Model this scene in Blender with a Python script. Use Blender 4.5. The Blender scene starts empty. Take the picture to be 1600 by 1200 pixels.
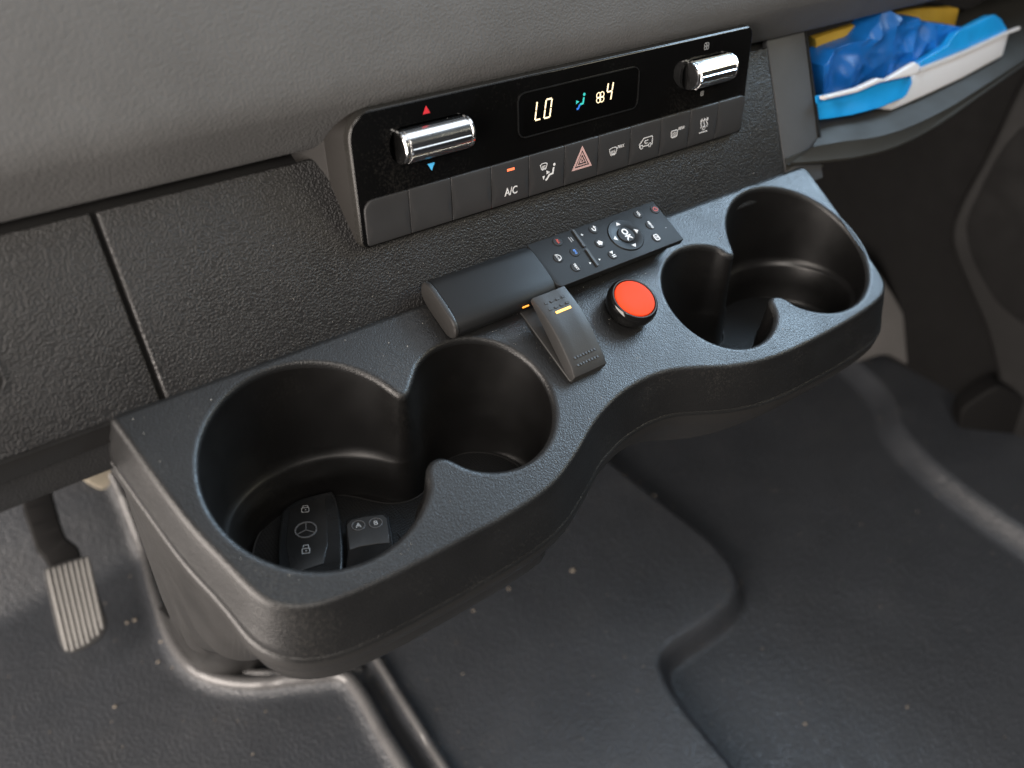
import bpy, math, random
import numpy as np
from mathutils import Vector, Matrix
from mathutils.geometry import delaunay_2d_cdt
from mathutils import noise
random.seed(7); rng = np.random.default_rng(7)
sc = bpy.context.scene
# ------------------------------------------------------------------ frame of reference
# "tray frame": millimetres, x to the passenger side, z square to the sloping tray top. World: metres, z up.
TILT = math.radians(25.0)
ca, sa = math.cos(TILT), math.sin(TILT)
def T(p):
    x, y, z = p
    return ((x)*.001, (y*ca - z*sa)*.001, (y*sa + z*ca)*.001)
def TI(p):
    x, y, z = p[0]*1000, p[1]*1000, p[2]*1000
    return np.array([x, y*ca + z*sa, -y*sa + z*ca])
U = np.array([0, sa, ca])                       # real up, in the tray frame
F = 1348.65
def rot(p, r, y):
    cy, sy = math.cos(y), math.sin(y); Rz = np.array([[cy,-sy,0],[sy,cy,0],[0,0,1]])
    cp, sp = math.cos(p), math.sin(p); Rx = np.array([[1,0,0],[0,cp,-sp],[0,sp,cp]])
    cr, sr = math.cos(r), math.sin(r); Ry = np.array([[cr,0,sr],[0,1,0],[-sr,0,cr]])
    return Rz @ Rx @ Ry
RM = rot(math.radians(-54.134), math.radians(-29.103), math.radians(-58.722))
EYE = np.array([-259., -122., 322.13])
def ray(px): return RM @ np.array([(px[0]-800)/F, 1, -(px[1]-600)/F])
def hit(px, P0, N):                             # the point of a real plane (tray frame) seen at a photo pixel: used to measure outlines
    d = ray(px); N = np.array(N, float); return EYE + d*((np.array(P0, float)-EYE) @ N)/(d @ N)
def onz(px, z=0.): return hit(px, (0,0,z), (0,0,1))
def onh(px, h): return hit(px, U*h, U)          # horizontal plane at real height h mm

# ------------------------------------------------------------------ camera
cam = bpy.data.cameras.new('camera'); camo = bpy.data.objects.new('camera', cam); sc.collection.objects.link(camo)
cam.sensor_width = 36; cam.lens = F/1600*36; cam.clip_start = .01; cam.clip_end = 50
Rw = np.array([[1,0,0],[0,ca,-sa],[0,sa,ca]])
ax = Rw @ RM
m = Matrix(((ax[0,0], ax[0,2], -ax[0,1], 0), (ax[1,0], ax[1,2], -ax[1,1], 0), (ax[2,0], ax[2,2], -ax[2,1], 0), (0,0,0,1)))
m.translation = Vector(T(EYE)); camo.matrix_world = m
cam.dof.use_dof = True; cam.dof.focus_distance = .425; cam.dof.aperture_fstop = 6.0
sc.camera = camo
# ------------------------------------------------------------------ world, lamps (the cab's windows and open driver's door), exposure
w = bpy.data.worlds.new('World'); sc.world = w; w.use_nodes = True
w.node_tree.nodes['Background'].inputs[0].default_value = (.55, .58, .65, 1)
w.node_tree.nodes['Background'].inputs[1].default_value = .045
def area(name, loc, target, sx, sy, power, col):
    l = bpy.data.lights.new(name, 'AREA'); l.shape = 'RECTANGLE'; l.size = sx; l.size_y = sy; l.energy = power; l.color = col
    o = bpy.data.objects.new(name, l); sc.collection.objects.link(o); o.location = loc
    o.rotation_euler = (Vector(target)-Vector(loc)).to_track_quat('-Z', 'Y').to_euler()
    return o
area('driver_door_light', (-1.15, -.05, .10), (-.1, .05, -.15), 1.2, 1.2, 54, (1, .90, .82))
area('passenger_window_light', (1.30, .15, .84), (.15, .05, 0), 1.1, .6, 52, (.56, .78, 1))
area('windscreen_light', (.40, .38, 1.05), (.1, .1, 0), 1.6, 1.2, 12, (.85, .92, 1))
area('rear_side_window_light', (1.35, -.85, .65), (.2, -.05, 0), .7, .5, 12, (1, .93, .72))
area('rear_cab_light', (-.55, -1.1, 1.1), (-.1, .1, -.1), .9, .6, 14, (1, .92, .84))
sc.view_settings.view_transform = 'Standard'; sc.view_settings.look = 'None'
sc.view_settings.exposure = 0; sc.view_settings.gamma = 1
sc.render.engine = 'CYCLES'; sc.cycles.use_denoising = True
try: sc.cycles.denoiser = 'OPENIMAGEDENOISE'
except Exception: pass
sc.cycles.max_bounces = 6; sc.cycles.caustics_reflective = False; sc.cycles.caustics_refractive = False

# ------------------------------------------------------------------ materials
def srgb(h):
    c = [int(h[i:i+2], 16)/255 for i in (0, 2, 4)]
    return tuple(x/12.92 if x <= .04045 else ((x+.055)/1.055)**2.4 for x in c)+(1,)
class NB:
    def __init__(s, name):
        s.m = bpy.data.materials.new(name); s.m.use_nodes = True; s.nt = s.m.node_tree; s.b = s.nt.nodes['Principled BSDF']
        s.tc = s.nt.nodes.new('ShaderNodeTexCoord')
    def n(s, t, **k):
        x = s.nt.nodes.new(t)
        for a, v in k.items():
            if a[0] == 'i' and a[1:].isdigit(): x.inputs[int(a[1:])].default_value = v
            elif a.startswith('I_'): x.inputs[a[2:].replace('_', ' ')].default_value = v
            else: setattr(x, a, v)
        return x
    def l(s, a, b): s.nt.links.new(a, b)
def plastic(name, col, rough=.5, grain=0., gscale=700., gkind='leather', spec=.5, var=.12, coat=0., metal=0., dust=0., rvar=.06, scratch=0.):
    N = NB(name); b = N.b
    b.inputs['Metallic'].default_value = metal; b.inputs['Specular IOR Level'].default_value = spec
    if coat: b.inputs['Coat Weight'].default_value = coat; b.inputs['Coat Roughness'].default_value = .05
    obj = N.tc.outputs['Object']
    big = N.n('ShaderNodeTexNoise', I_Scale=14., I_Detail=5., I_Roughness=.65); N.l(obj, big.inputs['Vector'])
    mr = N.n('ShaderNodeMapRange', i1=.3, i2=.7, i3=1-var, i4=1+var); N.l(big.outputs[0], mr.inputs[0])
    mix = N.n('ShaderNodeVectorMath', operation='SCALE'); mix.inputs[0].default_value = col[:3]; N.l(mr.outputs[0], mix.inputs['Scale'])
    colout = mix.outputs[0]
    if dust:
        f = N.n('ShaderNodeTexNoise', I_Scale=900., I_Detail=2.); N.l(obj, f.inputs['Vector'])
        f2 = N.n('ShaderNodeTexNoise', I_Scale=25., I_Detail=4.); N.l(obj, f2.inputs['Vector'])
        mul = N.n('ShaderNodeMath', operation='MULTIPLY'); N.l(f.outputs[0], mul.inputs[0]); N.l(f2.outputs[0], mul.inputs[1])
        r = N.n('ShaderNodeMapRange', i1=.30, i2=.48, i3=0., i4=dust); N.l(mul.outputs[0], r.inputs[0])
        mx = N.n('ShaderNodeMix', data_type='RGBA'); N.l(r.outputs[0], mx.inputs[0]); N.l(colout, mx.inputs[6]); mx.inputs[7].default_value = (.30,.28,.25,1)
        colout = mx.outputs[2]
    if scratch:                                 # sparse thin scratches
        mp = N.n('ShaderNodeMapping'); mp.inputs['Scale'].default_value = (1, 1.3, 2.6); mp.inputs['Rotation'].default_value = (.3, .5, .2); N.l(obj, mp.inputs['Vector'])
        vo = N.n('ShaderNodeTexVoronoi', feature='DISTANCE_TO_EDGE', I_Scale=42.); N.l(mp.outputs[0], vo.inputs['Vector'])
        lt = N.n('ShaderNodeMapRange', i1=.002, i2=.006, i3=1., i4=0.); N.l(vo.outputs['Distance'], lt.inputs[0])
        nm = N.n('ShaderNodeTexNoise', I_Scale=55., I_Detail=2.); N.l(obj, nm.inputs['Vector'])
        th = N.n('ShaderNodeMapRange', i1=.60, i2=.66, i3=0., i4=scratch); N.l(nm.outputs[0], th.inputs[0])
        ml = N.n('ShaderNodeMath', operation='MULTIPLY'); N.l(lt.outputs[0], ml.inputs[0]); N.l(th.outputs[0], ml.inputs[1])
        mx = N.n('ShaderNodeMix', data_type='RGBA'); N.l(ml.outputs[0], mx.inputs[0]); N.l(colout, mx.inputs[6]); mx.inputs[7].default_value = (.35,.35,.34,1); colout = mx.outputs[2]
    N.l(colout, b.inputs['Base Color'])
    rr = N.n('ShaderNodeMapRange', i1=.3, i2=.7, i3=max(.02, rough-rvar), i4=rough+rvar)
    bn = N.n('ShaderNodeTexNoise', I_Scale=40., I_Detail=6.); N.l(obj, bn.inputs['Vector'])
    N.l(bn.outputs[0], rr.inputs[0]); N.l(rr.outputs[0], b.inputs['Roughness'])
    if grain:
        if gkind == 'leather':
            wn = N.n('ShaderNodeTexNoise', I_Scale=gscale*.6, I_Detail=2.); N.l(obj, wn.inputs['Vector'])
            ad = N.n('ShaderNodeMixRGB', blend_type='ADD', i0=.0003); N.l(obj, ad.inputs[1]); N.l(wn.outputs['Color'], ad.inputs[2])
            v = N.n('ShaderNodeTexVoronoi', feature='SMOOTH_F1', I_Scale=gscale, I_Smoothness=.35, I_Randomness=1.); N.l(ad.outputs[0], v.inputs['Vector'])
            h = N.n('ShaderNodeMapRange', i1=.05, i2=.75, i3=1., i4=0.); N.l(v.outputs['Distance'], h.inputs[0]); ho = h.outputs[0]
            fn = N.n('ShaderNodeTexNoise', I_Scale=gscale*.35, I_Detail=3.); N.l(obj, fn.inputs['Vector'])
            a2 = N.n('ShaderNodeMath', operation='MULTIPLY_ADD', i1=.8); N.l(fn.outputs[0], a2.inputs[0]); N.l(ho, a2.inputs[2]); ho = a2.outputs[0]
        elif gkind == 'mesh':
            v = N.n('ShaderNodeTexVoronoi', feature='F1', I_Scale=gscale, I_Randomness=.05); N.l(obj, v.inputs['Vector']); ho = v.outputs['Distance']
        else:
            v = N.n('ShaderNodeTexNoise', I_Scale=gscale, I_Detail=2.5, I_Roughness=.6); N.l(obj, v.inputs['Vector']); ho = v.outputs[0]
        bp = N.n('ShaderNodeBump', I_Strength=1., I_Distance=grain*.001); N.l(ho, bp.inputs['Height']); N.l(bp.outputs[0], b.inputs['Normal'])
    return N.m
def flat(name, col, rough=.5, emit=0., metal=0.):
    N = NB(name); N.b.inputs['Base Color'].default_value = col; N.b.inputs['Roughness'].default_value = rough; N.b.inputs['Metallic'].default_value = metal
    if emit: N.b.inputs['Emission Color'].default_value = col; N.b.inputs['Emission Strength'].default_value = emit
    return N.m
def g(v, t=(1,1,1)): return (v*t[0], v*t[1], v*t[2], 1)
M = dict(
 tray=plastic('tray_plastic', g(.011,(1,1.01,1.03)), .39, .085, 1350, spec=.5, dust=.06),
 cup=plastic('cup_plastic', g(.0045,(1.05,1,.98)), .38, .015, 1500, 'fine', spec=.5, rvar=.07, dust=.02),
 body=plastic('housing_plastic', g(.020,(1.03,1,.97)), .42, .05, 1300, 'fine', spec=.45),
 mat=plastic('ribbed_rubber', g(.008), .6, .5, 700, 'mesh', spec=.25),
 dash=plastic('dashboard_grain', g(.013,(1.03,1,1.01)), .43, .24, 1050, spec=.5),
 dashf=plastic('dashboard_fine', g(.015,(.98,1,1.04)), .52, .08, 1100, spec=.4),
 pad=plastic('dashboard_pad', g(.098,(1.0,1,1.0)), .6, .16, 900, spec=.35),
 bezel=plastic('bezel_plastic', g(.011,(1.12,1,.88)), .5, .02, 1500, 'fine', spec=.2),
 gloss=plastic('piano_black', g(.003), .10, 0, spec=.5, rvar=.08, dust=.03),
 screen=plastic('display_glass', g(.002), .16, 0, spec=.35),
 edge=plastic('bright_edge', g(.02,(1.05,1,.9)), .22, 0, spec=.5),
 button=plastic('button_plastic', g(.034,(1,1,1.02)), .42, .03, 1500, 'fine', spec=.45),
 chrome=plastic('chrome', g(.85), .18, 0, metal=1, var=.02, rvar=.03),
 knurl=plastic('knurled_chrome', g(.72), .22, .5, 1500, 'mesh', metal=1, var=.02),
 white=flat('white_print', g(.75), .5), grey=flat('grey_print', g(.30), .5),
 pink=flat('pink_print', srgb('c9a5a0'), .5), red=flat('red_print', srgb('c32a33'), .5, .25), blue=flat('blue_print', srgb('4db3e8'), .5, .25),
 redp=flat('red_ink', srgb('c8452f'), .5), bluep=flat('blue_ink', srgb('4a7fd0'), .5),
 digit=flat('lit_digit', srgb('ffe9c0'), .5, 1.0), amber=flat('amber_light', srgb('ffc860'), .5, 1.1), orange=flat('orange_light', srgb('ff7a50'), .5, .9),
 orangeg=flat('orange_glow', srgb('ff9a20'), .5, .8),
 cyan=flat('lit_cyan', srgb('35b8b0'), .5, .55), bluel=flat('lit_blue', srgb('2f6fd0'), .5, .55),
 remote=plastic('remote_plastic', g(.010,(.95,1,1.05)), .50, .03, 1600, 'fine', spec=.25), remcap=plastic('remote_end_plastic', g(.022,(1.05,1,.95)), .42, .02, 1500, 'fine'),
 rbtn=plastic('remote_button', g(.012), .5, 0, spec=.25), glossbtn=plastic('gloss_button', g(.004), .4, 0, spec=.25),
 switch=plastic('switch_plastic', g(.028,(1.02,1,.98)), .45, .05, 1300, 'fine', spec=.4),
 redcap=plastic('red_cap', srgb('f0441c'), .6, .02, 1500, 'fine', var=.03, spec=.15),
 key=plastic('key_shell', g(.006,(.9,1,1.1)), .25, 0), keyface=plastic('key_face', g(.006), .3, 0), fob=plastic('fob_rubber', g(.025), .35, .02, 900, 'fine'),
 liner=plastic('floor_liner', g(.042,(.92,1,1.14)), .38, .5, 440, spec=.6, dust=.05),
 bead=plastic('bead_plastic', g(.09,(1,.99,1)), .27, .0, 500, 'fine', spec=.7, var=.1),
 metal=plastic('pedal_metal', g(.10), .4, .1, 500, 'fine', metal=.6), pedal=plastic('pedal_rubber', g(.15,(1.03,1,.95)), .42, .1, 600, 'fine'),
 groove=plastic('pedal_groove', g(.03), .7, 0),
 dark=plastic('dark_trim', g(.005,(1.05,1,1)), .7, .05, 500, 'fine', spec=.2), door=plastic('door_plastic', g(.008,(1.05,1,.98)), .6, .08, 500, 'fine', spec=.3),
 endp=plastic('end_panel_plastic', g(.060,(.97,1,1.05)), .5, .06, 1100, spec=.4),
 scr=flat('scratch_grey', g(.14), .5),
 lip2=plastic('rib_plastic', g(.012,(1.1,1,.95)), .6, .05, 800, 'fine', spec=.25),
 lip=plastic('shelf_lip_plastic', g(.036,(1.03,1,.88)), .55, .06, 800, 'fine', spec=.2),
 carpet=plastic('carpet', g(.085,(1.04,1,.97)), .9, .8, 900, 'fine'),
 packblue=plastic('blue_film', srgb('1163b0'), .42, .0, var=.45, spec=.7), packlight=plastic('blue_card', srgb('1c9ae0'), .35, 0, var=.12),
 packwhite=plastic('white_tray', g(.72,(1,.98,.97)), .4, 0, var=.04), yellow=plastic('yellow_paper', srgb('c9a234'), .7, 0, var=.15),
 crumb=plastic('crumb', srgb('857c70'), .8, 0), dust=flat('dust', g(.5,(1,.95,.85)), .9), beige=plastic('beige_foam', srgb('9c9484'), .9, .5, 500, 'fine'),
 ring=plastic('button_ring', g(.006), .10, 0, spec=.6), socket=plastic('socket_dark', g(.006), .4, 0),
)
# ------------------------------------------------------------------ object helpers
def link(o): sc.collection.objects.link(o)
ORIG = {}
def thing(name, label, cat, base, group=None, kind=None):
    o = bpy.data.objects.new(name, None); link(o); o.empty_display_size = .01
    o.location = T(base); ORIG[o.name] = Vector(T(base)); o['category'] = cat; o['label'] = label
    if group: o['group'] = group
    if kind: o['kind'] = kind
    return o
def mesh(name, V, Fc, mat, parent=None, smooth=True, world=False, angle=None):
    """V in the tray frame (mm) unless world; origin moved to the thing's base."""
    W = [Vector(v) if world else Vector(T(v)) for v in V]
    if parent is not None: org = ORIG.get(parent.name) or Vector((0,0,0))
    else: org = sum(W, Vector())/len(W)
    me = bpy.data.meshes.new(name); me.from_pydata([tuple(v-org) for v in W], [], [tuple(int(i) for i in f) for f in Fc]); me.validate(); me.update()
    import bmesh
    bm = bmesh.new(); bm.from_mesh(me); bmesh.ops.recalc_face_normals(bm, faces=bm.faces); bm.to_mesh(me); bm.free()
    me.materials.append(mat)
    for p in me.polygons: p.use_smooth = smooth
    if smooth and angle:
        try: me.set_sharp_from_angle(angle=math.radians(angle))
        except Exception: pass
    o = bpy.data.objects.new(name, me); link(o)
    if parent is not None:
        o.parent = parent; ORIG[o.name] = org
        if parent.type == 'MESH' : o.location = (0,0,0)
    else: o.location = org; ORIG[o.name] = org
    return o
class MB:
    def __init__(s): s.V = []; s.F = []
    def add(s, V, Fc):
        k = len(s.V); s.V += [tuple(map(float, v)) for v in V]; s.F += [tuple(int(i)+k for i in f) for f in Fc]; return s
    def build(s, name, mat, parent=None, smooth=True, world=False, angle=35): return mesh(name, s.V, s.F, mat, parent, smooth, world, angle)
def loft(rings, closed=True, cap0=False, cap1=False):
    n = len(rings[0]); V = [p for r in rings for p in r]; Fc = []
    for k in range(len(rings)-1):
        for i in range(n if closed else n-1):
            j = (i+1) % n; Fc.append((k*n+i, k*n+j, (k+1)*n+j, (k+1)*n+i))
    if cap0: Fc.append(tuple(range(n))[::-1])
    if cap1: Fc.append(tuple((len(rings)-1)*n+i for i in range(n)))
    return V, Fc
def catmull(P, n=8, closed=True):
    P = [np.array(p, float) for p in P]; out = []; L = len(P)
    for i in range(L if closed else L-1):
        if closed: a, b, c, d = P[i-1], P[i], P[(i+1) % L], P[(i+2) % L]
        else: a, b, c, d = P[max(i-1, 0)], P[i], P[i+1], P[min(i+2, L-1)]
        for k in range(n):
            t = k/n; out.append(.5*((2*b)+(-a+c)*t+(2*a-5*b+4*c-d)*t*t+(-a+3*b-3*c+d)*t**3))
    if not closed: out.append(P[-1])
    return np.array(out)
def resample(P, step, closed=True):
    P = np.array(P, float); Q = np.vstack([P, P[:1]]) if closed else P
    d = np.r_[0, np.cumsum(np.linalg.norm(np.diff(Q, axis=0), axis=1))]; n = max(4, int(round(d[-1]/step)))
    s = np.linspace(0, d[-1], n, endpoint=False) if closed else np.linspace(0, d[-1], n+1)
    return np.stack([np.interp(s, d, Q[:, k]) for k in range(Q.shape[1])], 1)
def ccw(P):
    P = np.array(P, float); x, y = P[:, 0], P[:, 1]
    return P if (x*np.roll(y, -1)-y*np.roll(x, -1)).sum() > 0 else P[::-1]
def smoothp(P, k=3):
    P = np.array(P, float)
    for _ in range(k): P = (np.roll(P, 1, 0)+2*P+np.roll(P, -1, 0))/4
    return P
def normals(P):                                 # outward normals of a ccw closed polyline
    t = np.roll(P, -1, 0)-np.roll(P, 1, 0); t = t/np.maximum(np.linalg.norm(t, axis=1), 1e-9)[:, None]
    return np.stack([t[:, 1], -t[:, 0]], 1)
def inpoly(P, x, y):
    c = False; n = len(P); j = n-1
    for i in range(n):
        if (P[i][1] > y) != (P[j][1] > y) and x < (P[j][0]-P[i][0])*(y-P[i][1])/(P[j][1]-P[i][1])+P[i][0]: c = not c
        j = i
    return c
def fill(outer, holes=(), grid=None):
    """triangulate a 2-D region; returns pts, tris. the first len(outer)+sum(holes) points are the borders in order"""
    pts = [tuple(p) for p in outer]; edges = [(i, (i+1) % len(outer)) for i in range(len(outer))]
    for h in holes:
        k = len(pts); pts += [tuple(p) for p in h]; edges += [(k+i, k+(i+1) % len(h)) for i in range(len(h))]
    if grid:
        o = np.array(outer); 
        for x in np.arange(o[:, 0].min()+grid*.7, o[:, 0].max(), grid):
            for y in np.arange(o[:, 1].min()+grid*.7, o[:, 1].max(), grid):
                if inpoly(outer, x, y) and not any(inpoly(h, x, y) for h in holes):
                    dd = min(np.hypot(np.array(b)[:, 0]-x, np.array(b)[:, 1]-y).min() for b in [outer, *holes])
                    if dd > grid*.45: pts.append((x, y))
    r = delaunay_2d_cdt([Vector(p) for p in pts], edges, [], 0, 1e-7, True)
    vs = [tuple(v) for v in r[0]]; tri = []
    for f in r[2]:
        cx = sum(vs[i][0] for i in f)/3; cy = sum(vs[i][1] for i in f)/3
        if inpoly(outer, cx, cy) and not any(inpoly(h, cx, cy) for h in holes): tri.append(tuple(f))
    return vs, tri
class Fr:                                       # local plane: origin O, axes A (u), B (v), C (w, outwards)
    def __init__(s, O, A, B):
        s.O = np.array(O, float); s.A = np.array(A, float)/np.linalg.norm(A); B = np.array(B, float); B = B-s.A*(B@s.A); s.B = B/np.linalg.norm(B); s.C = np.cross(s.A, s.B)
    def p(s, u, v, w=0.): return s.O+s.A*u+s.B*v+s.C*w
    def hit(s, px, w=0.):
        q = hit(px, s.O+s.C*w, s.C)-s.O; return np.array([q@s.A, q@s.B])
def rrect(u0, v0, u1, v1, r, n=5):
    if not hasattr(r, '__len__'): r = (r,)*4     # bl, br, tr, tl
    out = []
    for (cx, cy, a0, rr) in ((u0, v0, 180, r[0]), (u1, v0, 270, r[1]), (u1, v1, 0, r[2]), (u0, v1, 90, r[3])):
        sx = 1 if cx == u0 else -1; sy = 1 if cy == v0 else -1
        for k in range(n+1):
            a = math.radians(a0+90*k/n); out.append((cx+sx*rr+rr*math.cos(a), cy+sy*rr+rr*math.sin(a)))
    return np.array(out)
def circ(cx, cy, r, n=32): return np.array([(cx+r*math.cos(2*math.pi*k/n), cy+r*math.sin(2*math.pi*k/n)) for k in range(n)])
def plate(fr, outline, w0, w1, bev=.3, wf=None, grid=None, holes=()):
    """slab between w0 and w1 with a rounded top edge; wf(u,v) adds to the top height"""
    o = ccw(outline); n = normals(o); wf = wf or (lambda u, v: 0.)
    R = []
    R.append([(p[0], p[1], w0) for p in o])
    for k in range(4):
        a = math.pi/2*k/3; q = o-n*bev*(1-math.cos(a)); R.append([(p[0], p[1], w1-bev+bev*math.sin(a)+wf(p[0], p[1])) for p in q])
    mb = MB(); V, Fc = loft(R); mb.add([fr.p(*v) for v in V], Fc)
    q = o-n*bev
    hs = [ccw(h) for h in holes]
    vs, tr = fill([tuple(x) for x in q], hs, grid); mb.add([fr.p(v[0], v[1], w1+wf(v[0], v[1])) for v in vs], tr)
    for h in hs:
        V, Fc = loft([[(p[0], p[1], w1+wf(p[0], p[1])) for p in h], [(p[0], p[1], w0) for p in h]]); mb.add([fr.p(*v) for v in V], Fc)
    merge(mb); return mb
def merge(mb, eps=1e-4):
    d = {}; idx = []; V = []
    for v in mb.V:
        k = (round(v[0]/eps), round(v[1]/eps), round(v[2]/eps))
        if k not in d: d[k] = len(V); V.append(v)
        idx.append(d[k])
    F2 = []
    for f in mb.F:
        q = []
        for i in f:
            j = idx[i]
            if j not in q: q.append(j)
        if len(q) > 2: F2.append(tuple(q))
    mb.V, mb.F = V, F2
def stroke(fr, pts, wd, w0=0., h=.06, closed=False, mb=None, wf=None):
    """a printed line: thin ribbon with real thickness h, centred on pts (u,v)"""
    mb = mb or MB(); P = np.array(pts, float)
    if wf is not None:                          # follow a curved surface
        Q = []
        for i in range(len(P) if closed else len(P)-1):
            a, b = P[i], P[(i+1) % len(P)]; k = max(1, int(np.linalg.norm(b-a)/.9)); Q += [a+(b-a)*j/k for j in range(k)]
        if not closed: Q.append(P[-1])
        P = np.array(Q)
    n = len(P); wf = wf or (lambda u, v: 0.)
    nn = []
    for i in range(n):
        a = P[i]-P[i-1] if (i > 0 or closed) else P[1]-P[0]; b = P[(i+1) % n]-P[i] if (i < n-1 or closed) else P[-1]-P[-2]
        a = a/(np.linalg.norm(a)+1e-9); b = b/(np.linalg.norm(b)+1e-9)
        na = np.array([-a[1], a[0]]); nb = np.array([-b[1], b[0]]); m_ = na+nb; m_ = m_/(np.linalg.norm(m_)+1e-9); s = 1/max(.5, m_@na); nn.append(m_*s)
    nn = np.array(nn); L = P+nn*wd/2; R = P-nn*wd/2
    ring = [[fr.p(L[i][0], L[i][1], w0+wf(*L[i])), fr.p(L[i][0], L[i][1], w0+h+wf(*L[i])), fr.p(R[i][0], R[i][1], w0+h+wf(*R[i])), fr.p(R[i][0], R[i][1], w0+wf(*R[i]))] for i in range(n)]
    V = [p for r in ring for p in r]; Fc = []
    for i in range(n if closed else n-1):
        j = (i+1) % n
        for k in range(4): Fc.append((i*4+k, i*4+(k+1) % 4, j*4+(k+1) % 4, j*4+k))
    if not closed: Fc += [(0,1,2,3), ((n-1)*4+3, (n-1)*4+2, (n-1)*4+1, (n-1)*4)]
    return mb.add(V, Fc)
def solid(fr, pts, w0=0., h=.06, mb=None, wf=None):
    mb = mb or MB(); o = ccw(pts); wf = wf or (lambda u, v: 0.)
    vs, tr = fill([tuple(x) for x in o]); mb.add([fr.p(v[0], v[1], w0+h+wf(v[0], v[1])) for v in vs], tr)
    V, Fc = loft([[(p[0], p[1], w0+wf(*p)) for p in o], [(p[0], p[1], w0+h+wf(*p)) for p in o]]); return mb.add([fr.p(*v) for v in V], Fc)
def textmb(fr, s, u, v, size, w0=0., h=.06, ang=0., shear=0., bold=0., sx=1., wf=None):
    cu = bpy.data.curves.new('t', 'FONT'); cu.body = s; cu.size = 1; cu.extrude = 0; cu.align_x = 'CENTER'; cu.align_y = 'CENTER'; cu.shear = shear; cu.offset = bold; cu.resolution_u = 3
    to = bpy.data.objects.new('t', cu); me = bpy.data.meshes.new_from_object(to)
    V = [x.co.copy() for x in me.vertices]; P = [tuple(p.vertices) for p in me.polygons]
    cnt = {}
    for p in P:
        for i in range(len(p)):
            e = (p[i], p[(i+1) % len(p)]); cnt[frozenset(e)] = cnt.get(frozenset(e), [])+[e]
    ca_, sa_ = math.cos(ang), math.sin(ang); wf = wf or (lambda a, b: 0.)
    def tr(c):
        x, y = c.x*size*sx, c.y*size; return u+x*ca_-y*sa_, v+x*sa_+y*ca_
    n = len(V); q = [tr(c) for c in V]
    VV = [fr.p(a, b, w0+h+wf(a, b)) for a, b in q]+[fr.p(a, b, w0+wf(a, b)) for a, b in q]
    FF = list(P)+[(e[0][1], e[0][0], e[0][0]+n, e[0][1]+n) for e in cnt.values() if len(e) == 1]
    bpy.data.objects.remove(to); bpy.data.curves.remove(cu); bpy.data.meshes.remove(me)
    mb = MB(); return mb.add(VV, FF)
def lathe(fr, prof, n=40, cap=True):            # prof: (r, w) around the C axis
    mb = MB(); R = [[fr.p(r*math.cos(2*math.pi*k/n), r*math.sin(2*math.pi*k/n), w_) for k in range(n)] for r, w_ in prof]
    V, Fc = loft(R, True, cap, cap); return mb.add(V, Fc)
def tube(P, r, n=10, closed=False):
    P = np.array(P, float); mb = MB(); rings = []
    for i in range(len(P)):
        t = P[(i+1) % len(P)]-P[i-1] if closed else P[min(i+1, len(P)-1)]-P[max(i-1, 0)]
        t = t/np.linalg.norm(t); a = np.cross(t, (0.1, .2, 1)); a = a/np.linalg.norm(a); b = np.cross(t, a)
        rr = r[i] if hasattr(r, '__len__') else r
        rings.append([P[i]+rr*(a*math.cos(2*math.pi*k/n)+b*math.sin(2*math.pi*k/n)) for k in range(n)])
    if closed: rings.append(rings[0])
    V, Fc = loft(rings, True, not closed, not closed); return mb.add(V, Fc)

# ------------------------------------------------------------------ FLOOR (one sheet of rubber liner, with its pressed ribs and steps)
FH = -460.
def wf_(px, h=FH):                              # world xy (mm) of a floor point
    p = onh(px, h); w_ = T(p); return np.array([w_[0]*1000, w_[1]*1000])
def curve(pxs, closed=False, n=10): return catmull([wf_(p) for p in pxs], n, closed)
gx = np.concatenate([np.arange(-900, -420, 20), np.arange(-420, 900, 4.5), np.arange(900, 1900, 20)]); gy = np.concatenate([np.arange(-700, -300, 20), np.arange(-300, 560, 4.5), np.arange(560, 1100, 10)])
GX, GY = np.meshgrid(gx, gy); P2 = np.stack([GX.ravel(), GY.ravel()], 1)
def dist(C):                                    # unsigned distance + side of an open polyline
    best = np.full(len(P2), 1e9); side = np.zeros(len(P2))
    for i in range(len(C)-1):
        a, b = C[i], C[i+1]; d = b-a; L = d@d
        if L < 1e-9: continue
        t = np.clip(((P2-a)@d)/L, 0, 1); q = a+t[:, None]*d; e = P2-q; D = np.hypot(e[:, 0], e[:, 1])
        s = d[0]*e[:, 1]-d[1]*e[:, 0]; m_ = D < best-1e-9; best = np.where(m_, D, best); side = np.where(m_, s, side)
    return best*np.sign(side)
def sst(x, a, b): t = np.clip((x-a)/(b-a), 0, 1); return t*t*(3-2*t)
Z = np.full(len(P2), FH)
# toe board rising to the firewall
Z += np.clip(P2[:, 1]-440, 0, None)*.85*sst(P2[:, 1], 440, 500)
# hump of the passenger liner: high on the left of this line, low on the right
ext = lambda C, s, e: np.vstack([C[0]+(C[0]-C[1])/np.linalg.norm(C[0]-C[1])*s, C, C[-1]+(C[-1]-C[-2])/np.linalg.norm(C[-1]-C[-2])*e])
h1 = ext(curve([(945,708),(975,735),(1040,785),(1110,840),(1150,890),(1152,925),(1120,960),(1060,1000),(1035,1030),(1050,1075),(1100,1140),(1160,1210)]), 500, 600)
d1 = dist(h1); Z += -26*sst(d1 if (d1[np.argmin(np.hypot(*(P2-wf_((1400,900))).T))] > 0) else -d1, -4, 11)
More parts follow.
